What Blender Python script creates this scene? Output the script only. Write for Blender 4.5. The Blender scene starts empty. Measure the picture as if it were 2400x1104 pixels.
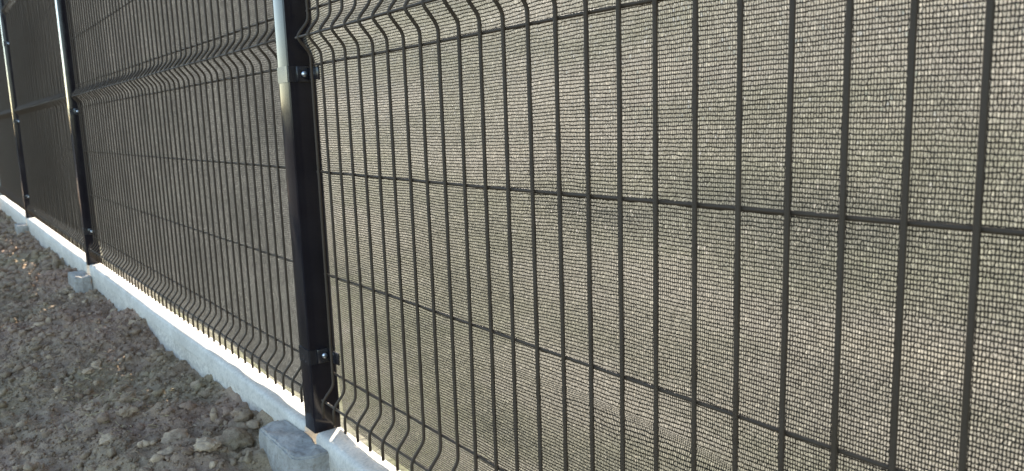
import bpy, bmesh, math, random
import numpy as np
from mathutils import Matrix, Vector

S = bpy.context.scene
COL = S.collection
rng = np.random.default_rng(7)
random.seed(7)
R = math.radians

# ------------------------------------------------------------------ camera
cam = bpy.data.cameras.new('camera')
cam.sensor_width = 36.0
cam.lens = 1777.92 / 2400 * 36
cam.clip_start = 0.02
cam.clip_end = 2000
camo = bpy.data.objects.new('camera', cam)
COL.objects.link(camo)
r_ = (0.6059269, 0.7948653, -0.0322751)
u_ = (-0.1018234, 0.1177297, 0.9878116)
f_ = (-0.7889769, 0.5952552, -0.1522715)
camo.matrix_world = Matrix(((r_[0], u_[0], -f_[0], 1.374913), (r_[1], u_[1], -f_[1], -0.580979),
                            (r_[2], u_[2], -f_[2], 0.089133), (0, 0, 0, 1)))
cam.dof.use_dof = True
cam.dof.focus_distance = 1.15
cam.dof.aperture_fstop = 9.0
S.camera = camo

# ------------------------------------------------------------------ sky and sun
SUN_EL = R(21.0)
SUN_AZ = R(40.0)            # measured from the fence's far end (-x) towards the field behind it (+y)
sun_dir = Vector((-math.cos(SUN_AZ) * math.cos(SUN_EL), math.sin(SUN_AZ) * math.cos(SUN_EL), math.sin(SUN_EL)))
W = bpy.data.worlds.new('World')
S.world = W
W.use_nodes = True
nt = W.node_tree
nt.nodes.clear()
sky = nt.nodes.new('ShaderNodeTexSky')
sky.sky_type = 'NISHITA'
sky.sun_disc = False
sky.sun_elevation = SUN_EL
sky.sun_rotation = math.atan2(sun_dir.x, sun_dir.y)
sky.air_density = 1.0
sky.dust_density = .9
sky.ozone_density = 1.0
bg = nt.nodes.new('ShaderNodeBackground')
bg.inputs['Strength'].default_value = 0.15
wo = nt.nodes.new('ShaderNodeOutputWorld')
nt.links.new(sky.outputs[0], bg.inputs[0])
nt.links.new(bg.outputs[0], wo.inputs[0])

sun = bpy.data.lights.new('sun', 'SUN')
sun.energy = 4.6
sun.angle = R(0.5)
sun.color = (1.0, 0.91, 0.78)
suno = bpy.data.objects.new('sun', sun)
COL.objects.link(suno)
suno.rotation_euler = (-sun_dir).to_track_quat('-Z', 'Y').to_euler()

S.view_settings.view_transform = 'Standard'
S.view_settings.look = 'None'
S.view_settings.gamma = 1
S.view_settings.use_curve_mapping = False
S.view_settings.exposure = 1.95
S.cycles.max_bounces = 8
S.cycles.transparent_max_bounces = 16

# ------------------------------------------------------------------ helpers
def tag(o, label=None, cat=None, group=None, kind=None):
    if label: o['label'] = label
    if cat: o['category'] = cat
    if group: o['group'] = group
    if kind: o['kind'] = kind
    return o

def empty(name, loc, rz=0.0):
    o = bpy.data.objects.new(name, None)
    COL.objects.link(o)
    o.location = loc
    o.rotation_euler = (0, 0, rz)
    return o

def link(name, mesh, parent=None, loc=(0, 0, 0), rot=(0, 0, 0)):
    o = bpy.data.objects.new(name, mesh)
    COL.objects.link(o)
    o.parent = parent
    o.location = loc
    o.rotation_euler = rot
    return o

def mesh_np(name, V, F, mat, smooth=False, mats=None, mi=None):
    V = np.asarray(V, dtype=np.float32)
    F = np.asarray(F, dtype=np.int32)
    me = bpy.data.meshes.new(name)
    n, k = F.shape
    me.vertices.add(len(V)); me.vertices.foreach_set('co', V.ravel())
    me.loops.add(n * k); me.loops.foreach_set('vertex_index', F.ravel())
    me.polygons.add(n)
    me.polygons.foreach_set('loop_start', np.arange(n, dtype=np.int32) * k)
    me.polygons.foreach_set('loop_total', np.full(n, k, dtype=np.int32))
    if smooth: me.polygons.foreach_set('use_smooth', np.ones(n, dtype=bool))
    for m in (mats or [mat]): me.materials.append(m)
    if mi is not None: me.polygons.foreach_set('material_index', np.asarray(mi, dtype=np.int32))
    me.update(calc_edges=True)
    return me

def box_mesh(name, lo, hi, mat, bevel=0.0, seg=2, shape=None):
    bm = bmesh.new()
    bmesh.ops.create_cube(bm, size=1)
    for v in bm.verts:
        v.co = Vector([lo[i] + (v.co[i] + .5) * (hi[i] - lo[i]) for i in range(3)])
    if bevel:
        bmesh.ops.bevel(bm, geom=bm.edges[:], offset=bevel, segments=seg, affect='EDGES', profile=0.5)
    if shape: shape(bm)
    me = bpy.data.meshes.new(name)
    bm.to_mesh(me); bm.free()
    me.materials.append(mat)
    for p in me.polygons: p.use_smooth = bool(bevel)
    if bevel:
        me.set_sharp_from_angle(angle=R(50))
    return me

# lattice value noise, fully repeatable
def vnoise(x, y, seed=0, z=None):
    x = np.asarray(x, float); y = np.asarray(y, float)
    z = np.zeros_like(x) if z is None else np.asarray(z, float)
    xi, yi, zi = np.floor(x).astype(np.int64), np.floor(y).astype(np.int64), np.floor(z).astype(np.int64)
    fx, fy, fz = x - xi, y - yi, z - zi
    fx, fy, fz = (t * t * (3 - 2 * t) for t in (fx, fy, fz))
    def h(a, b, c):
        n = (a * 374761393 + b * 668265263 + c * 2147483647 + seed * 1274126177) & 0xffffffff
        n = ((n ^ (n >> 13)) * 1274126177) & 0xffffffff
        n = (n ^ (n >> 16)) & 0xffffffff
        return n / 4294967295.0 * 2 - 1
    def lerp(a, b, t): return a + (b - a) * t
    r = []
    for dz in (0, 1):
        a = lerp(h(xi, yi, zi + dz), h(xi + 1, yi, zi + dz), fx)
        b = lerp(h(xi, yi + 1, zi + dz), h(xi + 1, yi + 1, zi + dz), fx)
        r.append(lerp(a, b, fy))
    return lerp(r[0], r[1], fz)

def fbm(x, y, s, octv=4, seed=0, gain=.5):
    t = 0; a = 1.0
    for o in range(octv):
        t = t + a * vnoise(x / s + 13.7 * o, y / s - 7.3 * o, seed + o)
        s *= .5; a *= gain
    return t

# ------------------------------------------------------------------ materials
class NT:
    def __init__(self, name):
        self.m = bpy.data.materials.new(name); self.m.use_nodes = True
        self.t = self.m.node_tree; self.t.nodes.clear()
        self.out = self.n('ShaderNodeOutputMaterial')
    def n(self, kind, **kw):
        nd = self.t.nodes.new(kind)
        for k, v in kw.items():
            if hasattr(nd, k): setattr(nd, k, v)
            else: nd.inputs[k].default_value = v
        return nd
    def l(self, a, b): self.t.links.new(a, b)
    def surf(self, s): self.l(s, self.out.inputs['Surface'])
    def math(self, op, a, b=None, c=None):
        nd = self.n('ShaderNodeMath', operation=op)
        for i, v in enumerate((a, b, c)):
            if v is None: continue
            if isinstance(v, (int, float)): nd.inputs[i].default_value = v
            else: self.l(v, nd.inputs[i])
        return nd.outputs[0]
    def noise(self, vec, scale, detail=3, rough=.5):
        nd = self.n('ShaderNodeTexNoise')
        nd.inputs['Scale'].default_value = scale; nd.inputs['Detail'].default_value = detail
        nd.inputs['Roughness'].default_value = rough
        self.l(vec, nd.inputs['Vector'])
        return nd
    def ramp(self, fac, stops):
        nd = self.n('ShaderNodeValToRGB')
        e = nd.color_ramp.elements
        while len(e) < len(stops): e.new(.5)
        for el, (p, c) in zip(e, stops):
            el.position = p; el.color = (*c, 1) if len(c) == 3 else c
        self.l(fac, nd.inputs[0])
        return nd.outputs[0]
    def mix(self, fac, a, b, mode='MIX'):
        nd = self.n('ShaderNodeMix', data_type='RGBA', blend_type=mode)
        for s, v in ((nd.inputs[0], fac), (nd.inputs[6], a), (nd.inputs[7], b)):
            if isinstance(v, (int, float)): s.default_value = v
            elif isinstance(v, tuple): s.default_value = (*v, 1)
            else: self.l(v, s)
        return nd.outputs[2]

def coat_material(name, base, rough, grime=.3, spec=.5):
    """dark powder coat: fine orange-peel, dust film"""
    N = NT(name)
    tc = N.n('ShaderNodeTexCoord')
    g = N.n('ShaderNodeNewGeometry')
    n1 = N.noise(g.outputs['Position'], 900, 2)
    n2 = N.noise(g.outputs['Position'], 14, 5, .65)
    dust = N.ramp(n2.outputs['Fac'], [(.42, (0, 0, 0)), (.75, (1, 1, 1))])
    colr = N.mix(N.math('MULTIPLY', dust, grime), base, tuple(min(1, c * 1.2 + .035) for c in base))
    p = N.n('ShaderNodeBsdfPrincipled')
    N.l(colr, p.inputs['Base Color'])
    N.l(N.math('MULTIPLY_ADD', dust, .12, rough), p.inputs['Roughness'])
    p.inputs['Specular IOR Level'].default_value = spec
    b = N.n('ShaderNodeBump'); b.inputs['Strength'].default_value = .08; b.inputs['Distance'].default_value = .0004
    N.l(n1.outputs['Fac'], b.inputs['Height']); N.l(b.outputs[0], p.inputs['Normal'])
    N.surf(p.outputs[0])
    return N.m

M_POST = coat_material('post_coat', (.014, .011, .013), .10, .13, .30)
M_POST.node_tree.nodes['Principled BSDF'].inputs['Coat Weight'].default_value = .15
M_POST.node_tree.nodes['Principled BSDF'].inputs['Coat Roughness'].default_value = .09
M_WIRE = coat_material('wire_coat', (.060, .038, .020), .64, .3, .4)
M_CLIP = coat_material('clip_coat', (.017, .015, .017), .2, .2, .8)

def zinc():
    N = NT('zinc')
    g = N.n('ShaderNodeNewGeometry')
    n = N.noise(g.outputs['Position'], 700, 3)
    p = N.n('ShaderNodeBsdfPrincipled')
    p.inputs['Base Color'].default_value = (.78, .80, .82, 1)
    p.inputs['Metallic'].default_value = 1
    N.l(N.math('MULTIPLY_ADD', n.outputs['Fac'], .2, .22), p.inputs['Roughness'])
    N.surf(p.outputs[0])
    return N.m
M_ZINC = zinc()

def concrete(name, c0, c1, stain, scale=1.0, bump=.35):
    N = NT(name)
    g = N.n('ShaderNodeNewGeometry')
    P = g.outputs['Position']
    n1 = N.noise(P, 9 * scale, 6, .62)
    n2 = N.noise(P, 160, 4, .6)
    n3 = N.noise(P, 38, 5, .7)
    base = N.mix(N.ramp(n1.outputs['Fac'], [(.35, (0, 0, 0)), (.68, (1, 1, 1))]), c0, c1)
    spots = N.ramp(n3.outputs['Fac'], [(.60, (0, 0, 0)), (.72, (1, 1, 1))])
    base = N.mix(N.math('MULTIPLY', spots, .45), base, stain)
    fine = N.ramp(n2.outputs['Fac'], [(.30, (.82, .82, .82)), (.6, (1.04, 1.04, 1.04))])
    base = N.mix(1.0, base, fine, 'MULTIPLY')
    # pin holes left by air bubbles in the cast
    vo = N.n('ShaderNodeTexVoronoi'); vo.inputs['Scale'].default_value = 95
    N.l(P, vo.inputs['Vector'])
    pit = N.ramp(vo.outputs['Distance'], [(.06, (1, 1, 1)), (.13, (0, 0, 0))])
    pitm = N.math('MULTIPLY', pit, N.ramp(N.noise(P, 60, 2).outputs['Fac'], [(.52, (0, 0, 0)), (.6, (1, 1, 1))]))
    base = N.mix(N.math('MULTIPLY', pitm, .5), base, tuple(c * .35 for c in c0))
    sz = N.n('ShaderNodeSeparateXYZ'); N.l(P, sz.inputs[0])
    hgt = N.n('ShaderNodeMapRange'); hgt.inputs['From Min'].default_value = -.555; hgt.inputs['From Max'].default_value = -.635
    N.l(sz.outputs[2], hgt.inputs['Value'])
    spl = N.ramp(N.math('ADD', N.noise(P, 75, 4, .7).outputs['Fac'], N.math('MULTIPLY', hgt.outputs[0], .28)), [(.60, (0, 0, 0)), (.68, (1, 1, 1))])
    base = N.mix(N.math('MULTIPLY', spl, .34), base, (.21, .165, .125))
    p = N.n('ShaderNodeBsdfPrincipled')
    N.l(base, p.inputs['Base Color'])
    p.inputs['Roughness'].default_value = .9
    p.inputs['Specular IOR Level'].default_value = .25
    h = N.math('SUBTRACT', N.math('ADD', N.math('MULTIPLY', n2.outputs['Fac'], .5), n3.outputs['Fac']), pitm)
    b = N.n('ShaderNodeBump'); b.inputs['Strength'].default_value = bump; b.inputs['Distance'].default_value = .0025
    N.l(h, b.inputs['Height']); N.l(b.outputs[0], p.inputs['Normal'])
    N.surf(p.outputs[0])
    return N.m
M_BOARD = concrete('board_concrete', (.61, .545, .45), (.76, .69, .58), (.36, .31, .25))
M_PIER = concrete('pier_concrete', (.31, .285, .245), (.47, .435, .38), (.12, .11, .095), 2.0, 1.0)

def soil(name, patches=True):
    N = NT(name)
    g = N.n('ShaderNodeNewGeometry')
    P = g.outputs['Position']
    n1 = N.noise(P, 3.2, 6, .62)
    n2 = N.noise(P, 34, 6, .68)
    n3 = N.noise(P, 260, 4, .6)
    base = N.mix(N.ramp(n1.outputs['Fac'], [(.35, (0, 0, 0)), (.65, (1, 1, 1))]), (.255, .174, .110), (.345, .240, .156))
    base = N.mix(N.ramp(n2.outputs['Fac'], [(.3, (.75, .75, .75)), (.5, (0, 0, 0)), (.74, (1, 1, 1))]), base, (.40, .295, .198))
    base = N.mix(1.0, base, N.ramp(n3.outputs['Fac'], [(.3, (.7, .7, .7)), (.7, (1.18, 1.18, 1.18))]), 'MULTIPLY')
    rust = N.noise(P, 6.5, 4, .6)
    tint = N.noise(P, 2.3, 3, .6)
    hue = N.ramp(tint.outputs['Fac'], [(.34, (1.04, .965, 1.015)), (.5, (1, 1, 1)), (.66, (.94, 1.01, .92))])
    base = N.mix(1.0, base, hue, 'MULTIPLY')
    base = N.mix(N.math('MULTIPLY', N.ramp(rust.outputs['Fac'], [(.62, (0, 0, 0)), (.74, (1, 1, 1))]), .5), base, (.32, .16, .07))
    p = N.n('ShaderNodeBsdfPrincipled')
    N.l(base, p.inputs['Base Color'])
    p.inputs['Roughness'].default_value = .95
    p.inputs['Specular IOR Level'].default_value = .2
    b = N.n('ShaderNodeBump'); b.inputs['Strength'].default_value = .6; b.inputs['Distance'].default_value = .004
    N.l(N.math('MULTIPLY_ADD', n2.outputs['Fac'], 1.6, n3.outputs['Fac']), b.inputs['Height'])
    N.l(b.outputs[0], p.inputs['Normal'])
    N.surf(p.outputs[0])
    return N.m
M_SOIL = soil('soil')
def bare():
    N = NT('unseen_front_ground')
    g = N.n('ShaderNodeNewGeometry'); n = N.noise(g.outputs['Position'], 2.5, 6, .65)
    p = N.n('ShaderNodeBsdfPrincipled'); p.inputs['Roughness'].default_value = 1; p.inputs['Specular IOR Level'].default_value = .1
    N.l(N.mix(n.outputs['Fac'], (.030, .025, .021), (.075, .060, .048)), p.inputs['Base Color'])  # ground out of view, coloured dark to dim the post reflections
    b = N.n('ShaderNodeBump'); b.inputs['Distance'].default_value = .05; N.l(n.outputs['Fac'], b.inputs['Height']); N.l(b.outputs[0], p.inputs['Normal'])
    N.surf(p.outputs[0]); return N.m
M_BARE = bare()

def clod_mat():
    N = NT('dry_clod')
    g = N.n('ShaderNodeNewGeometry'); P = g.outputs['Position']
    n1 = N.noise(P, 11, 4, .6); n3 = N.noise(P, 230, 5, .65)
    base = N.mix(N.ramp(n1.outputs['Fac'], [(.35, (0, 0, 0)), (.65, (1, 1, 1))]), (.35, .245, .155), (.53, .385, .25))
    base = N.mix(1.0, base, N.ramp(n3.outputs['Fac'], [(.3, (.72, .72, .72)), (.7, (1.15, 1.15, 1.15))]), 'MULTIPLY')
    p = N.n('ShaderNodeBsdfPrincipled'); N.l(base, p.inputs['Base Color'])
    p.inputs['Roughness'].default_value = .95; p.inputs['Specular IOR Level'].default_value = .2
    b = N.n('ShaderNodeBump'); b.inputs['Strength'].default_value = .6; b.inputs['Distance'].default_value = .003
    N.l(n3.outputs['Fac'], b.inputs['Height']); N.l(b.outputs[0], p.inputs['Normal'])
    N.surf(p.outputs[0]); return N.m
M_CLOD = clod_mat()

def yarn(name, diff, trans, tfac, gloss=.04, lo=.7, hi=1.3, fwd=0):
    """knitted plastic tape: some light passes through, each stitch a little differently"""
    N = NT(name)
    g = N.n('ShaderNodeNewGeometry'); P = g.outputs['Position']
    isl = N.ramp(g.outputs['Random Per Island'], [(0, (lo,) * 3), (.6, (.97, .97, .97)), (.93, (1.1,) * 3 if hi > 1 else (1,) * 3), (1, (hi,) * 3)])  # stitches vary; the brightest few are painted glints
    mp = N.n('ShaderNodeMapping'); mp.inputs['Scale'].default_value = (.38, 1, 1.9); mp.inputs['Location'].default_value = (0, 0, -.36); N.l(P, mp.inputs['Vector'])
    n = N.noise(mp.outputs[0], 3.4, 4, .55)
    v = N.mix(1.0, isl, N.ramp(n.outputs['Fac'], [(.34, (.52, .55, .53)), (.45, (.80, .83, .76)), (.56, (1.0, 1.0, .99)), (.70, (1.42, 1.39, 1.31))]), 'MULTIPLY')  # tone bands of shapes behind and a brighter top, painted into the colour
    d = N.n('ShaderNodeBsdfDiffuse'); d.inputs['Color'].default_value = (*diff, 1)
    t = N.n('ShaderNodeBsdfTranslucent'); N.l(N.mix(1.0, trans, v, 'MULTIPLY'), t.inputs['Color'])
    if fwd:      # thin clear plastic scatters forward, brightest towards the sun
        rf = N.n('ShaderNodeBsdfRefraction'); rf.inputs['IOR'].default_value = 1.25; rf.inputs['Roughness'].default_value = .75
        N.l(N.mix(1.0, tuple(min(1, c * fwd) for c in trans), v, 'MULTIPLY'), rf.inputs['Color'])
        a = N.n('ShaderNodeMixShader'); a.inputs[0].default_value = .5
        N.l(t.outputs[0], a.inputs[1]); N.l(rf.outputs[0], a.inputs[2]); t = a
    m = N.n('ShaderNodeMixShader'); m.inputs[0].default_value = tfac
    N.l(d.outputs[0], m.inputs[1]); N.l(t.outputs[0], m.inputs[2])
    gl = N.n('ShaderNodeBsdfGlossy'); gl.inputs['Roughness'].default_value = .4
    gl.inputs['Color'].default_value = (.6, .6, .6, 1)
    m2 = N.n('ShaderNodeMixShader'); m2.inputs[0].default_value = gloss
    N.l(m.outputs[0], m2.inputs[1]); N.l(gl.outputs[0], m2.inputs[2])
    N.surf(m2.outputs[0])
    return N.m
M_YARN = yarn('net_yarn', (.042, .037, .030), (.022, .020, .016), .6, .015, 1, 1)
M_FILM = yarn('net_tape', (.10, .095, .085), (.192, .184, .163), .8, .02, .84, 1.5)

def net_sheet():
    """the same knit for the stretches too fine to build stitch by stitch"""
    N = NT('net_knit')
    tc = N.n('ShaderNodeTexCoord')
    P = tc.outputs['Object']
    sep = N.n('ShaderNodeSeparateXYZ'); N.l(P, sep.inputs[0])
    j = N.noise(P, 300, 1); j2 = N.noise(P, 45, 2)
    jx = N.n('ShaderNodeSeparateXYZ'); N.l(j.outputs['Color'], jx.inputs[0])
    u = N.math('FRACT', N.math('ADD', N.math('MULTIPLY', sep.outputs[0], 1 / .00255), N.math('MULTIPLY', jx.outputs[0], 1.1)))
    v = N.math('FRACT', N.math('ADD', N.math('MULTIPLY', sep.outputs[2], 1 / .0042),
                               N.math('ADD', N.math('MULTIPLY', jx.outputs[1], .35), N.math('MULTIPLY', j2.outputs['Fac'], 1.5))))
    row = N.math('LESS_THAN', v, .34)
    colm = N.math('LESS_THAN', u, .97)
    strand = N.math('MAXIMUM', row, colm)
    stitch = N.n('ShaderNodeTexWhiteNoise', noise_dimensions='2D')
    cell = N.n('ShaderNodeCombineXYZ')
    N.l(N.math('FLOOR', N.math('MULTIPLY', sep.outputs[0], 1 / .00255)), cell.inputs[0])
    N.l(N.math('FLOOR', N.math('MULTIPLY', sep.outputs[2], 1 / .0042)), cell.inputs[1])
    N.l(cell.outputs[0], stitch.inputs['Vector'])
    d = N.n('ShaderNodeBsdfDiffuse'); d.inputs['Color'].default_value = (.05, .047, .042, 1)
    blot = N.noise(P, 5, 3)
    vary = N.ramp(blot.outputs['Fac'], [(.3, (.8, .8, .8)), (.7, (1.15, 1.15, 1.15))])
    t = N.n('ShaderNodeBsdfTranslucent')
    tcol = N.mix(row, (.102, .104, .099), (.023, .023, .022))
    tcol = N.mix(1.0, tcol, N.ramp(stitch.outputs['Value'], [(0, (.5, .5, .5)), (.8, (1, 1, 1)), (1, (1.7, 1.7, 1.7))]), 'MULTIPLY')
    N.l(N.mix(1.0, tcol, vary, 'MULTIPLY'), t.inputs['Color'])
    m = N.n('ShaderNodeMixShader'); m.inputs[0].default_value = .6
    N.l(d.outputs[0], m.inputs[1]); N.l(t.outputs[0], m.inputs[2])
    tr = N.n('ShaderNodeBsdfTransparent')
    m2 = N.n('ShaderNodeMixShader'); N.l(strand, m2.inputs[0])
    N.l(tr.outputs[0], m2.inputs[1]); N.l(m.outputs[0], m2.inputs[2])
    N.surf(m2.outputs[0])
    return N.m
M_NET = net_sheet()

def field_mat():
    N = NT('field')
    g = N.n('ShaderNodeNewGeometry'); P = g.outputs['Position']
    n1 = N.noise(P, .55, 4, .6); n2 = N.noise(P, 6, 5, .65); n3 = N.noise(P, 60, 4, .7)
    base = N.mix(N.ramp(n1.outputs['Fac'], [(.40, (0, 0, 0)), (.60, (1, 1, 1))]), (.29, .255, .19), (.19, .19, .115))
    base = N.mix(N.ramp(n2.outputs['Fac'], [(.45, (0, 0, 0)), (.7, (1, 1, 1))]), base, (.34, .31, .25))
    base = N.mix(1.0, base, N.ramp(n3.outputs['Fac'], [(.3, (.65, .65, .65)), (.7, (1.2, 1.2, 1.2))]), 'MULTIPLY')
    p = N.n('ShaderNodeBsdfPrincipled'); N.l(base, p.inputs['Base Color'])
    p.inputs['Roughness'].default_value = 1; p.inputs['Specular IOR Level'].default_value = .1
    b = N.n('ShaderNodeBump'); b.inputs['Strength'].default_value = .8; b.inputs['Distance'].default_value = .03
    N.l(n3.outputs['Fac'], b.inputs['Height']); N.l(b.outputs[0], p.inputs['Normal'])
    N.surf(p.outputs[0]); return N.m
M_FIELD = field_mat()

# ------------------------------------------------------------------ ground
GX = [-60, -9, -6, -4.2, -3.3, -2.5, -1.63, -1.25, -0.72, -0.5, -0.23, -0.1, 0.1, 1.5, 60]
GZ = [-.70, -.70, -.68, -.655, -.635, -.645, -.605, -.612, -.596, -.590, -.566, -.58, -.60, -.62, -.62]
def ground_z(x, y):
    x = np.asarray(x, float); y = np.asarray(y, float)
    foot = np.interp(x, GX, GZ)
    t = np.clip((-y - .03) / .55, 0, 1)
    z = foot * (1 - t) + (-.665) * t
    z = z + .020 * fbm(x, y, .34, 3, 3) + .013 * fbm(x, y, .085, 4, 11, .6)
    # broken lumps: rounded tops with creases between them
    z = z + .016 * (.5 - np.abs(vnoise(x / .055 + .3, y / .055, 21))) + .008 * (.5 - np.abs(vnoise(x / .022, y / .022, 22)))
    # earth thrown up against the boards in ragged heaps
    z = z + np.exp((y + .03) / .035) * (.030 * np.maximum(0, vnoise(x / .09, x * 0, 25) - .1) + .012 * vnoise(x / .025, y / .02, 26))
    return z

xs = [1.6]
while xs[-1] > -13:
    d = max(.006, .0036 * (1.375 - xs[-1]))
    if xs[-1] > .15: d = .03
    xs.append(xs[-1] - d)
xs = np.array(xs)
ys = np.concatenate([np.linspace(-.022, -.62, 100), np.linspace(-.64, -1.5, 26)])
X, Y = np.meshgrid(xs, ys, indexing='ij')
Z = ground_z(X, Y)
Z[:, -1] = -.85; Z[0, :] = -.85; Z[-1, :] = -.85
nx_, ny_ = X.shape
I = np.arange(nx_ * ny_).reshape(nx_, ny_)
F = np.stack([I[:-1, :-1], I[:-1, 1:], I[1:, 1:], I[1:, :-1]], -1).reshape(-1, 4)
tag(link('soil_ground', mesh_np('soil_ground', np.stack([X, Y, Z], -1).reshape(-1, 3), F, M_SOIL, True)), kind='structure')

def half_sheet(name, a0, a1, mat, low):
    """open ground reaching the horizon, finer near the fence"""
    rr = np.geomspace(.02, 1500, 150)
    aa = np.linspace(a0, a1, 91)
    Rr, A = np.meshgrid(rr, aa, indexing='ij')
    x = Rr * np.cos(A); y = Rr * np.sin(A)
    z = -.73 + np.minimum(Rr * .01, .12) * fbm(x, y, 1.7, 3, 31)
    if low: z = np.minimum(z, -.76) + np.clip(-y / (.05 * Rr), 0, 1) * .048 * (np.clip(Rr, 12, 65) - 12)  # unseen ridge added to keep the bright horizon out of post reflections
    else:    # made-up rise added to the field to block bright sky behind the net
        yy = np.maximum(Rr - 2, 0)
        z = z + np.where(yy < 16, .27 * yy * yy / 32, .27 * (np.minimum(yy, 110) - 8)) * np.clip(y / (.14 * Rr), 0, 1) ** 1.5
    z = np.where(np.abs(y) < .05, -.76, z)
    I = np.arange(x.size).reshape(x.shape)
    Q = np.stack([I[:-1, :-1], I[1:, :-1], I[1:, 1:], I[:-1, 1:]], -1).reshape(-1, 4)
    return mesh_np(name, np.stack([x, y, z], -1).reshape(-1, 3), Q, mat, True)
tag(link('field', half_sheet('field', 0, math.pi, M_FIELD, False)), kind='structure')
tag(link('unseen_front_ground', half_sheet('unseen_front_ground', math.pi, 2 * math.pi, M_BARE, True)), kind='structure')

# ------------------------------------------------------------------ loose clods
def ico(sub):
    bm = bmesh.new(); bmesh.ops.create_icosphere(bm, subdivisions=sub, radius=1)
    v = np.array([tuple(a.co) for a in bm.verts]); f = np.array([[a.index for a in b.verts] for b in bm.faces])
    bm.free(); return v, f
ICO = {k: ico(k) for k in (1, 2, 3, 4)}
def lump(sub, seed, rough=.56):
    v, f = ICO[sub]
    n = vnoise(v[:, 0] * 1.3 + 5, v[:, 1] * 1.3, seed, v[:, 2] * 1.3) * rough
    n += vnoise(v[:, 0] * 3.1, v[:, 1] * 3.1 + 4, seed + 50, v[:, 2] * 3.1) * rough * .55
    n += vnoise(v[:, 0] * 7.1, v[:, 1] * 7.1 + 4, seed + 90, v[:, 2] * 7.1) * rough * .42
    return v * (1 + n)[:, None] * np.array([1, .85, .68]), f
def rotm(n):
    q = rng.normal(size=(n, 4)); q /= np.linalg.norm(q, axis=1)[:, None]
    a, b, c, d = q.T
    return np.stack([1 - 2 * (c * c + d * d), 2 * (b * c - a * d), 2 * (b * d + a * c), 2 * (b * c + a * d), 1 - 2 * (b * b + d * d), 2 * (c * d - a * b),
                     2 * (b * d - a * c), 2 * (c * d + a * b), 1 - 2 * (b * b + c * c)], -1).reshape(n, 3, 3)
def scatter(name, n, x0, x1, y0, y1, rmin, rmax, sub, power, mat, sink=.25, label=None, near=1.0):
    t = rng.random(n) ** near
    x = x1 + (x0 - x1) * t
    y = y0 + (y1 - y0) * rng.random(n)
    r = rmin * (rmax / rmin) ** (rng.random(n) ** power)
    # no stone stands inside the block beside the near post
    keep = ~((x > -.235 - r) & (x < .06 + r) & (y > -.11 - r) | (y > -.036 - r))
    x, y, r = x[keep], y[keep], r[keep]; n = len(x)
    z = ground_z(x, y) + r * (.5 - sink)
    Rm = rotm(n)
    Vs, Fs, off = [], [], 0
    var = [lump(sub, 100 + i) for i in range(10)]
    which = rng.integers(0, 10, n)
    for i in range(10):
        k = np.where(which == i)[0]
        if not len(k): continue
        v, f = var[i]
        P = np.einsum('nij,vj->nvi', Rm[k], v) * r[k][:, None, None]
        P[..., 2] *= .8
        P += np.stack([x[k], y[k], z[k]], -1)[:, None, :]
        Vs.append(P.reshape(-1, 3))
        Fs.append((f[None] + (np.arange(len(k)) * len(v))[:, None, None] + off).reshape(-1, 3))
        off += len(k) * len(v)
    o = link(name, mesh_np(name, np.concatenate(Vs), np.concatenate(Fs), mat, False))
    return tag(o, label, 'earth', kind='stuff')
scatter('soil_crumbs', 23000, -3.2, .05, -.80, -.04, .0018, .0065, 1, 1.5, M_SOIL, label='fine grey brown crumbs of dug earth in front of the fence', near=.8)
scatter('soil_clods', 5200, -3.4, .02, -.80, -.045, .004, .018, 2, 3.4, M_SOIL, .3, 'small broken clods of dug earth along the concrete boards', near=.9)
scatter('dry_soil_clods', 500, -3.4, .02, -.80, -.05, .005, .018, 2, 2.4, M_CLOD, .25, 'paler dry clods lying on the darker dug earth', near=.9)
scatter('far_soil_clods', 3000, -9.5, -3.0, -1.0, -.06, .012, .034, 1, 1.8, M_SOIL, .3, 'dug earth clods beyond the second block', near=1.3)

def big_clod(x, y, r, seed, label, mat=M_CLOD, flat=.8, sub=4, lift=.25):
    v, f = lump(sub, seed, .42)
    v = v * r * np.array([1, 1, flat])
    o = link('earth_clod', mesh_np('earth_clod', v, f, mat, True), None,
             (x, y, float(ground_z(np.array([x]), np.array([y]))[0]) + r * lift), (0, 0, seed * 1.7))
    tag(o, label, 'clod', 'larger clods lying on the dug earth')
big_clod(-.306, -.250, .027, 3, 'pale rounded clod at the bottom edge, second left of the concrete block')
big_clod(-.242, -.190, .025, 8, 'cracked pale clod at the bottom edge, nearest left of the concrete block')
big_clod(-.400, -.215, .034, 13, 'flat broad clod with a light rim, just above two rounded pale clods')
big_clod(-.390, -.066, .024, 17, 'pointed grey clod leaning against the foot of the long concrete board', M_SOIL, 1.1)
big_clod(-.285, -.120, .042, 22, 'largest grey lump of earth, left beside the near concrete block', M_SOIL, .75)
big_clod(-.656, -.271, .021, 27, 'pale oval clod alone in the middle of the dug earth')
big_clod(-1.203, -.252, .016, 31, 'small whitish stone like clod, the farther of two near the middle of the soil')
big_clod(-1.136, -.287, .017, 36, 'small flat whitish clod, the nearer of two near the middle of the soil', flat=.6)
big_clod(-.510, -.334, .024, 41, 'brown grey clod left of the flat broad clod')

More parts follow.
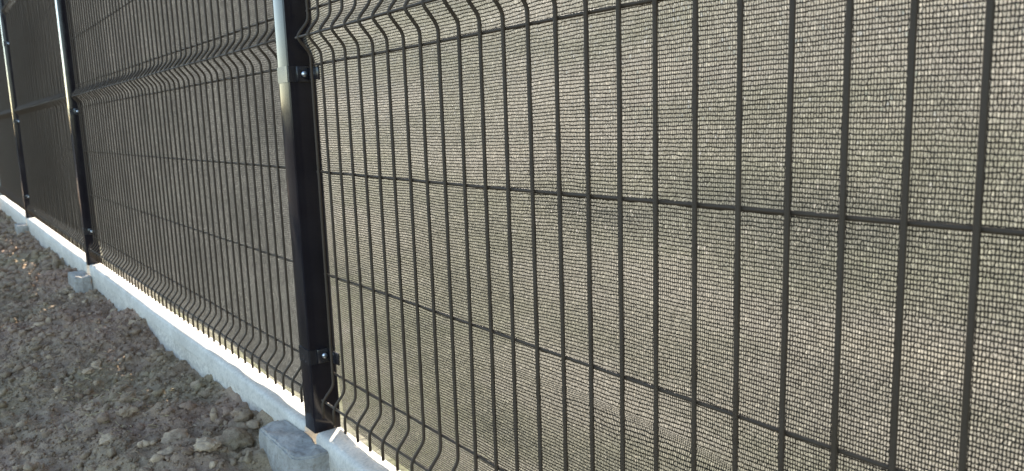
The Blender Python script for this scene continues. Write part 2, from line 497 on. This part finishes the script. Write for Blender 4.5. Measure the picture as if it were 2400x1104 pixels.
def straws(n=260):
    V, F = [], []
    for i in range(n):
        if i % 3: x, y = -.85 + rng.normal(0, .16), -.30 + rng.normal(0, .06)
        else: x, y = -3.2 * rng.random() - .1, -.62 * rng.random() - .08
        if x > -.26: continue
        L = rng.uniform(.006, .026); a = rng.uniform(0, 2 * math.pi); w = rng.uniform(.0004, .0009)
        z = float(ground_z(np.array([x]), np.array([y]))[0]) + .006
        dx, dy, dz = math.cos(a) * L / 2, math.sin(a) * L / 2, rng.uniform(-.3, .3) * L
        px, py = -math.sin(a) * w, math.cos(a) * w
        k = len(V)
        for sgn in (-1, 1):
            for o in ((px, py, 0), (-px, -py, 0), (0, 0, w * 1.4)):
                V.append((x + sgn * dx + o[0], y + sgn * dy + o[1], z + sgn * dz + o[2]))
        for q in ((0, 1, 4, 3), (1, 2, 5, 4), (2, 0, 3, 5)): F.append([k + t for t in q])
    N = NT('straw'); p = N.n('ShaderNodeBsdfPrincipled')
    g = N.n('ShaderNodeNewGeometry')
    N.l(N.ramp(g.outputs['Random Per Island'], [(0, (.30, .20, .08)), (1, (.60, .48, .26))]), p.inputs['Base Color'])
    p.inputs['Roughness'].default_value = .7; N.surf(p.outputs[0])
    return mesh_np('dry_straw', V, F, N.m)
tag(link('dry_straw', straws()), 'scattered bits of dry yellow straw on the dug earth', 'straw', kind='stuff')

# ------------------------------------------------------------------ wire panel
def fold(z):
    """distance of the wires from the panel's own plane at height z"""
    pz = [-.52, -.452, -.424, .220, .250, .280, .920, .950, .980, 1.30]
    py = [-.025, -.025, 0, 0, -.025, 0, 0, -.025, 0, 0]
    return np.interp(z, pz, py)
ROWS = [-.453, -.400, -.200, 0, .200, .250, .300, .500, .700, .900, .950, 1.000, 1.200]
Z0, Z1 = -.485, 1.232

def tube(path, r, n=8, caps=True):
    path = np.asarray(path, float)
    T = np.gradient(path, axis=0); T /= np.linalg.norm(T, axis=1)[:, None]
    ref = np.array([1., 0, 0]) if abs(T[0][0]) < .9 else np.array([0, 0, 1.])
    N1 = ref - (T @ ref)[:, None] * T; N1 /= np.linalg.norm(N1, axis=1)[:, None]
    N2 = np.cross(T, N1)
    a = np.linspace(0, 2 * np.pi, n, endpoint=False)
    V = (path[:, None] + r * (np.cos(a)[None, :, None] * N1[:, None] + np.sin(a)[None, :, None] * N2[:, None])).reshape(-1, 3)
    k = len(path); I = np.arange(k * n).reshape(k, n); J = np.roll(I, -1, 1)
    F = np.stack([I[:-1], J[:-1], J[1:], I[1:]], -1).reshape(-1, 4).tolist()
    me = bpy.data.meshes.new('wire')
    if caps: F += [list(range(n))[::-1], list(range((k - 1) * n, k * n))]
    me.from_pydata(V.tolist(), [], F)
    me.materials.append(M_WIRE)
    me.polygons.foreach_set('use_smooth', [len(f) == 4 for f in F])
    return me

def round_path(pts, rad=.009, k=4):
    out = [pts[0]]
    for a, b, c in zip(pts[:-2], pts[1:-1], pts[2:]):
        a, b, c = map(np.array, (a, b, c))
        d1 = a - b; d2 = c - b
        l1, l2 = np.linalg.norm(d1), np.linalg.norm(d2)
        q = min(rad, l1 * .48, l2 * .48)
        p0, p1 = b + d1 / l1 * q, b + d2 / l2 * q
        for t in np.linspace(0, 1, k):
            out.append(tuple((1 - t) ** 2 * p0 + 2 * t * (1 - t) * b + t * t * p1))
    out.append(pts[-1])
    return out
zs = [Z0, -.452, -.424, .220, .250, .280, .920, .950, .980, Z1]
vert_path = round_path([(0, float(fold(z)), z) for z in zs])
V_WIRES = []
for i in range(5):   # five slightly different wires, none perfectly straight
    pth = []
    for (x, y, z) in vert_path:
        pth.append((x + .0006 * math.sin(z * 5 + i * 2.1), y + .0005 * math.sin(z * 4.1 + i), z))
    # extra rings on the long straights
    full = [pth[0]]
    for a, b in zip(pth[:-1], pth[1:]):
        L = b[2] - a[2]; m = max(1, int(L / .12))
        for j in range(1, m + 1):
            t = j / m
            full.append(tuple(a[k] + (b[k] - a[k]) * t for k in range(3)))
    V_WIRES.append(tube(full, .0028, 8))
WELD = None

def fence_panel(x_right, n, rz, y, lift, label, x0=-.0, n_mesh=0):
    """n upright wires 50 mm apart, running from x_right to the left"""
    root = empty('wire_fence_panel', (x_right, y, lift), rz)
    tag(root, label, 'fence panel', 'welded wire fence panels')
    L = (n - 1) * .05
    for i in range(n):
        link('upright_wire', V_WIRES[(i * 7 + n_mesh) % 5], root, (-.05 * i + random.uniform(-.0006, .0006), 0, 0))
    key = {}
    for j, z in enumerate(ROWS):
        yy = float(fold(z)) + .0048
        pts = [(t, .0004 * math.sin(t * 9 + j), .0006 * math.sin(t * 6 + j * 1.3)) for t in np.linspace(-L - .014, .014, 26)]
        link('cross_wire', tube(pts, .0025, 8), root, (0, yy, z))
    return root

BAYS = [  # x of first upright at its right end, y there, rotation, lift
    ('near', 2.50, 0.0, 0.0, 0.0, 51),
    ('second', -.103, -.003, R(.50), .004, 51),
    ('third', -2.700, -.030, R(.40), .008, 51),
    ('far', -5.405, -.048, R(.30), .010, 51),
]
PL = {'near': 'large dark welded wire panel right of the near post, filling most of the view',
      'second': 'dark welded wire panel left of the near post, reaching to the second post',
      'third': 'dim welded wire panel between the second post and the third post',
      'far': 'farthest welded wire panel at the left edge, beyond the third post'}
for k, (nm, xr, y, rz, lift, n) in enumerate(BAYS):
    fence_panel(xr, n, rz, y, lift, PL[nm], n_mesh=k)

# ------------------------------------------------------------------ shade net
near_bay = True
def net_y(x, z):
    """the cloth is tied behind the cross wires, follows their folds softly and hangs free at the hem"""
    s = np.zeros_like(x)
    for d, w in ((-.012, .2), (-.006, .2), (0, .2), (.006, .2), (.012, .2)):
        s = s + w * fold(z + d)
    t = np.clip((-.392 - z) / .115, 0, 1)
    s = s * (1 - np.clip(t * 4, 0, 1)) + (.010 * t + .0015 * np.sin(x * 7) * t) * np.clip(t * 4, 0, 1)
    belly = .0035 * fbm(x, z, .30, 3, 41) + .0022 * np.abs(np.sin((z + .0) / .2 * np.pi)) * (1 + .5 * vnoise(x / .2, z / .2, 44))
    # pulled back against the post at its left end
    pull = np.where(x > -1.5, np.clip((.055 - x) / .098, 0, 1), np.clip((-2.44 - x) / .098, 0, 1))
    pull = np.where((x < .06) & (x > -.05) & near_bay | (x < -2.4), pull, 0)
    return s + .0098 + np.maximum(belly, -.0004) * (1 - pull) + .0165 * pull ** 1.4

def hem_z(x):
    return -.516 + .003 * vnoise(x / .35, x * 0, 51) + .0022 * vnoise(x / .07, x * 0, 52)

def warp(x, z):
    """stitches drift, sag and bunch up along a crease"""
    dz = .0040 * fbm(x, z, .45, 2, 61) + .0014 * fbm(x, z, .11, 2, 62)
    cr = z - (-.30 + .10 * (1.2 - x) + .010 * np.sin(x * 9))
    k = np.exp(-(cr / .022) ** 2) * np.clip((x - .45) / .35, 0, 1)
    return .0020 * fbm(x, z, .30, 2, 63) + .004 * k, dz - .006 * k * np.sign(cr) * np.minimum(1, np.abs(cr) / .01), k

def knit(x0, x1, z0, z1):
    CW, CH = .00255, .0042
    nx = int((x1 - x0) / CW); nz = int((z1 - z0) / CH)
    V, Fq, MI = [], [], []
    off = 0
    def put(P, quads, mi):
        nonlocal off
        V.append(P.reshape(-1, 3)); Fq.append(quads.reshape(-1, 4) + off)
        MI.append(np.full(quads.size // 4, mi)); off += P.size // 3
    def world(u, v, dy):
        wx, wz, k = warp(u, v)
        x, z = u + wx, v + wz
        return np.stack([x, net_y(x, z) + dy + .004 * k, z], -1)
    # lengthwise chains: two short segments a stitch, a ridged strip each
    jj, ii = np.meshgrid(np.arange(nz + 1), np.arange(2 * nx + 1), indexing='ij')
    u = x0 + ii * CW / 2 + rng.normal(0, .00010, ii.shape)
    v = z0 + jj * CH + np.where(ii % 2 == 0, .00033, -.00033) + rng.normal(0, .00017, ii.shape) + .00055 * vnoise(ii / 9., jj * 1.7, 71)
    st = 1.0 - .16 * np.clip((v + .20) / .55, -.5, 1) + .10 * vnoise(ii / 150., jj / 35., 78)  # chains thinned upward, shaping a brighter top into the net
    wd = st * (.00076 + .00013 * np.where(ii % 2 == 0, 1, -1) + rng.normal(0, .00007, ii.shape))
    # the hem is uneven: stitches below it are dropped
    P = np.stack([world(u, v - wd, 0), world(u, v, -.00035), world(u, v + wd, 0)], 2)
    I = np.arange(P.size // 3).reshape(nz + 1, 2 * nx + 1, 3)
    Q = np.stack([np.stack([I[:, :-1, c], I[:, 1:, c], I[:, 1:, c + 1], I[:, :-1, c + 1]], -1) for c in (0, 1)], 2)
    put(P, Q, 0)
    # uprights: flat tapes leaning left and right in turn, ridged too
    jj, ii = np.meshgrid(np.arange(nz), np.arange(nx), indexing='ij')
    base = x0 + ii * CW
    lean = np.where((ii + jj) % 2 == 0, 1, -1) * .00034 + rng.normal(0, .00020, ii.shape)
    stretch = 1.0 - .20 * np.clip((z0 + jj * CH + .20) / .55, -.5, 1) + .10 * vnoise(ii / 90., jj / 40., 77)  # uprights thinned upward as well, imitating stronger light near the top
    w = .00055 * stretch * (1.04 + .16 * rng.normal(size=ii.shape)).clip(.5, 1.6)
    sh = rng.normal(0, .00009, ii.shape)
    zb = z0 + jj * CH; zt = zb + CH
    L = np.stack([world(base + sh - lean - w, zb, .0001), world(base + sh - lean + w, zb, -.0001),
                  world(base + sh + lean + w, zt, -.0001), world(base + sh + lean - w, zt, .0001)], 2)
    I = np.arange(L.size // 3).reshape(nz, nx, 4)
    put(L, I, 0)
    # pale tapes lie in the openings and leave narrow slits; a few are missing
    pick = rng.random(ii.shape) < .985
    m = pick.sum()
    b = base[pick] + CW * (.5 + rng.normal(0, .035, m)); zb = zb[pick]; zt = zt[pick]
    s = rng.choice([-1, 1], m) * .00018 + rng.normal(0, .00016, m)
    w1 = .00074 + .00014 * rng.random(m); w2 = .00074 + .00014 * rng.random(m)
    tw = rng.normal(0, .00022, m)
    L = np.stack([world(b - s - w1, zb, .00025 + tw), world(b - s + w1, zb, .00025 - tw), world(b + s + w2, zt, .00025 + tw), world(b + s - w2, zt, .00025 - tw)], 1)
    I = np.arange(L.size // 3).reshape(-1, 4)
    put(L, I, 1)
    V = np.concatenate(V); Fq = np.concatenate(Fq); MI = np.concatenate(MI)
    c = V[Fq[:, 0]]
    keep = c[:, 2] > hem_z(c[:, 0])
    return V, Fq[keep], MI[keep]

def sheet(x0, x1, z0, z1, hem, step=.02):
    zz = [z0]
    while zz[-1] < z1: zz.append(min(z1, zz[-1] + .008))
    xx = np.linspace(x0, x1, max(2, int((x1 - x0) / step)))
    Xg, Zg = np.meshgrid(xx, np.array(zz), indexing='ij')
    if hem:
        h = hem_z(Xg + 3.3 * x0) + (.013 * np.clip((-Xg - .30) / .6, 0, 1) if x0 < -1 else 0) 
        Zg = h + (Zg - z0) * (z1 - h) / (z1 - z0)
    Yg = net_y(Xg, Zg)
    I = np.arange(Xg.size).reshape(Xg.shape)
    F = np.stack([I[:-1, :-1], I[1:, :-1], I[1:, 1:], I[:-1, 1:]], -1).reshape(-1, 4)
    return np.stack([Xg, Yg, Zg], -1).reshape(-1, 3), F

# near bay: stitches built where the camera can tell them apart
root = empty('shade_net', (0, 0, 0))
tag(root, 'backlit brown knitted shade net behind the large wire panel right of the near post', 'shade net', 'knitted shade nets behind the wire panels')
V, Fq, MI = knit(-.043, 1.45, -.522, .365)
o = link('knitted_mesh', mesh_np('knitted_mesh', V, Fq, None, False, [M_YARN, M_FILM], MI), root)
o['kind'] = 'stuff'
V, Fq = sheet(1.45, 2.50, -.507, 1.22, True)
link('net_end', mesh_np('net_end', V, Fq, M_NET, True), root)
V, Fq = sheet(-.043, 1.45, .365, 1.22, False)
link('upper_net', mesh_np('upper_net', V, Fq, M_NET, True), root)
near_bay = False
NL = {'second': 'greyish knitted shade net behind the panel between the near and second posts',
      'third': 'dull knitted shade net behind the panel between the second and third posts',
      'far': 'knitted shade net at the far left edge beyond the third post'}
for nm, xr, y, rz, lift, n in BAYS[1:]:
    V, Fq = sheet(-2.54, .015, -.507, 1.22, True)
    o = link('shade_net', mesh_np('shade_net', V, Fq, M_NET, True), None, (xr, y, lift), (0, 0, rz))
    tag(o, NL[nm], 'shade net', 'knitted shade nets behind the wire panels')

# ------------------------------------------------------------------ posts
PW, PD = .051, .057
def post(x, y, rz, label, lower=-.372, upper=.186):
    """x, y: the post's near front corner"""
    root = empty('fence_post', (x - PW / 2, y + PD / 2, -.60), rz)
    tag(root, label, 'fence post', 'square steel fence posts')
    link('post_shaft', SHAFT, root)
    link('post_cap', CAP, root, (0, 0, 1.885))
    for z in (lower, upper, upper + .56):
        c = link('clip_band', BAND, root, (0, 0, z + .60))
        link('clamp_plate', PLATE, c)
        link('bolt', BOLT, c)
        link('wire_hook', HOOK, c)
    return root

def shell(lo, hi, th, mat, h):
    """a band round three sides of the post, open at the back"""
    bm = bmesh.new()
    out = [(lo[0] - th, hi[1]), (lo[0] - th, lo[1] - th), (hi[0] + th, lo[1] - th), (hi[0] + th, hi[1])]
    inn = [(lo[0], hi[1]), (lo[0], lo[1]), (hi[0], lo[1]), (hi[0], hi[1])]
    rows = []
    for z in (-h / 2, h / 2):
        rows.append(([bm.verts.new((*p, z)) for p in out], [bm.verts.new((*p, z)) for p in inn]))
    (o0, i0), (o1, i1) = rows
    for k in range(3):
        bm.faces.new((o0[k], o0[k + 1], o1[k + 1], o1[k]))
        bm.faces.new((i0[k + 1], i0[k], i1[k], i1[k + 1]))
        bm.faces.new((o1[k], o1[k + 1], i1[k + 1], i1[k]))
        bm.faces.new((o0[k + 1], o0[k], i0[k], i0[k + 1]))
    bm.faces.new((o0[0], o1[0], i1[0], i0[0])); bm.faces.new((o0[3], i0[3], i1[3], o1[3]))
    bm.normal_update()
    ed = [e for e in bm.edges if abs(e.verts[0].co.z - e.verts[1].co.z) > h * .9]
    bmesh.ops.bevel(bm, geom=ed, offset=.0025, segments=3, affect='EDGES')
    me = bpy.data.meshes.new('clip_band'); bm.to_mesh(me); bm.free(); me.materials.append(mat)
    for p in me.polygons: p.use_smooth = True
    me.set_sharp_from_angle(angle=R(40))
    return me

def shaft():
    bm = bmesh.new(); bmesh.ops.create_cube(bm, size=1)
    for v in bm.verts: v.co = Vector((v.co.x * PW, v.co.y * PD, .068 if v.co.z < 0 else 1.885))
    ed = [e for e in bm.edges if abs(e.verts[0].co.z - e.verts[1].co.z) > 1]
    bmesh.ops.bevel(bm, geom=ed, offset=.0028, segments=4, affect='EDGES', profile=.5)
    me = bpy.data.meshes.new('post_shaft'); bm.to_mesh(me); bm.free(); me.materials.append(M_POST)
    for p in me.polygons: p.use_smooth = True
    me.set_sharp_from_angle(angle=R(40))
    return me
SHAFT = shaft()
CAP = box_mesh('post_cap', (-PW / 2 - .002, -PD / 2 - .002, 0), (PW / 2 + .002, PD / 2 + .002, .012), M_CLIP, .004, 2)
BAND = shell((-PW / 2, -PD / 2), (PW / 2, PD / 2 - .004), .0016, M_CLIP, .030)
hx = PW / 2 + .0018
PLATE = box_mesh('clamp_plate', (hx, -.013, -.0145), (hx + .003, .009, .0145), M_CLIP, .0008, 2)
HOOK = box_mesh('wire_hook', (hx, .0092, -.012), (hx + .049, .0135, .012), M_CLIP, .0008, 2)
def bolt():
    bm = bmesh.new()
    bmesh.ops.create_uvsphere(bm, u_segments=20, v_segments=10, radius=.0056)
    for v in bm.verts:
        v.co = Vector((max(v.co.x, 0) * .62 + hx + .003, v.co.y + .0015, v.co.z))
    me = bpy.data.meshes.new('bolt'); bm.to_mesh(me); bm.free(); me.materials.append(M_ZINC)
    for p in me.polygons: p.use_smooth = True
    return me
BOLT = bolt()

post(-.045, -.0276, 0, 'near dark square steel post standing behind the concrete block')
post(-2.650, -.056, R(.4), 'second dark post with a bright gleaming front edge, left of the centre panel')
post(-5.340, -.0735, R(.4), 'third dark post, thin and bright edged, at the left side of the view')

# ------------------------------------------------------------------ concrete boards
def board(x_left, x_right, y_front, rz, lift, label, off=0):
    """long precast board: rounded top, framed front with a shallow recess"""
    L = x_right - x_left
    T, H = .058, .30
    prof = [(T, -H), (T, -.010), (T - .003, -.003), (T - .010, 0), (.011, 0), (.005, -.0015), (.0012, -.006), (0, -.013),
            (0, -.042), (.005, -.048), (.005, -H)]
    n = 60
    xs_ = np.concatenate([[0, .0015, .005], np.linspace(.05, L - .05, n), [L - .005, L - .0015, L]])
    V = []
    for a, x in enumerate(xs_):
        e = min(a, len(xs_) - 1 - a)
        shr = (.005, .0016, 0)[e] if e < 3 else 0
        for (py, pz) in prof:
            fr = e < 4 and py == .005 and pz < -.04     # end frame is flush
            y = 0 if fr else py
            y = y + shr if y < T / 2 else y - shr
            z = pz - shr if pz > -.1 else pz
            wob = .0008 * math.sin(x * 6 + off) + .0006 * math.sin(x * 17 + off)
            V.append((x, y + wob, z + .0008 * math.sin(x * 4.3 + off * 2)))
    m = len(prof); k = len(xs_)
    F = []
    for a in range(k - 1):
        for b in range(m - 1):
            F.append((a * m + b, a * m + b + 1, (a + 1) * m + b + 1, (a + 1) * m + b))
        F.append((a * m + m - 1, a * m, (a + 1) * m, (a + 1) * m + m - 1))
    F.append(tuple(range(m))[::-1]); F.append(tuple(range((k - 1) * m, k * m)))
    me = bpy.data.meshes.new('concrete_board'); me.from_pydata(V, [], F); me.materials.append(M_BOARD)
    bm = bmesh.new(); bm.from_mesh(me); bmesh.ops.recalc_face_normals(bm, faces=bm.faces[:]); bm.to_mesh(me); bm.free()
    for p in me.polygons: p.use_smooth = True
    me.set_sharp_from_angle(angle=R(38))
    o = link('concrete_board', me, None, (x_right, y_front, lift), (0, 0, rz))
    # origin at the right end
    for v in me.vertices: v.co.x -= L
    tag(o, label, 'concrete board', 'concrete base boards under the fence')
TOP = -.526
board(-.035, 2.56, -.034, 0, TOP, 'pale concrete base board right of the near post, striped by the net shadow', 1)
board(-2.640, -.100, -.030, R(.55), TOP, 'long sunlit concrete base board between the near and second posts', 3)
board(-5.330, -2.715, -.058, R(.35), TOP - .004, 'bright concrete base board between the second and third posts', 5)
board(-8.1, -5.405, -.076, R(.3), TOP - .006, 'short visible stretch of concrete base board at the far left edge', 7)

# ------------------------------------------------------------------ connector blocks under the posts
def block(x, y, rz, label, top=-.545, seed=0, s=1.0):
    bm = bmesh.new()
    x0, x1, y0, y1 = -.130, .098, -.066, 0
    c = .024
    pts = [(x0 + .008, y0), (x1 - c, y0), (x1 - .012, y0 + .010), (x1, y0 + .030), (x1, y1), (x0, y1), (x0, y0 + .010)]
    lo = [bm.verts.new((a, b, -.26)) for a, b in pts]
    hi = [bm.verts.new((a, b, 0)) for a, b in pts]
    n = len(pts)
    for i in range(n): bm.faces.new((lo[i], lo[(i + 1) % n], hi[(i + 1) % n], hi[i]))
    bm.faces.new(hi); bm.faces.new(lo[::-1])
    top_e = [e for e in bm.edges if e.verts[0].co.z > -.01 and e.verts[1].co.z > -.01]
    bmesh.ops.bevel(bm, geom=top_e, offset=.0035, segments=2, affect='EDGES')
    bmesh.ops.triangulate(bm, faces=bm.faces[:])
    for _ in range(5):
        bmesh.ops.subdivide_edges(bm, edges=[e for e in bm.edges if e.calc_length() > .007], cuts=1)
        bmesh.ops.triangulate(bm, faces=bm.faces[:])
    bm.normal_update()
    bmesh.ops.triangulate(bm, faces=bm.faces[:])
    for v in bm.verts:
        a = np.array([v.co.x, v.co.y, v.co.z])
        nz = float(vnoise(a[0:1] / .03, a[1:2] / .03, 80 + seed, a[2:3] / .03)[0]) * .0036
        nz += float(vnoise(a[0:1] / .01, a[1:2] / .01, 90 + seed, a[2:3] / .01)[0]) * .0018
        v.co += v.normal * nz
    me = bpy.data.meshes.new('concrete_block'); bm.to_mesh(me); bm.free(); me.materials.append(M_PIER)
    for p in me.polygons: p.use_smooth = True
    me.set_sharp_from_angle(angle=R(35))
    o = link('concrete_block', me, None, (x, y, top), (0, 0, rz))
    tag(o, label, 'concrete block', 'concrete connector blocks at the feet of the posts')
block(-.070, -.0300, 0, 'rough grey concrete block in front of the near post, cut by the bottom edge')
block(-2.680, -.0600, R(.4), 'weathered concrete block at the foot of the second post', -.575, 4)
block(-5.370, -.0780, R(.4), 'small distant concrete block at the foot of the third post', -.58, 8)
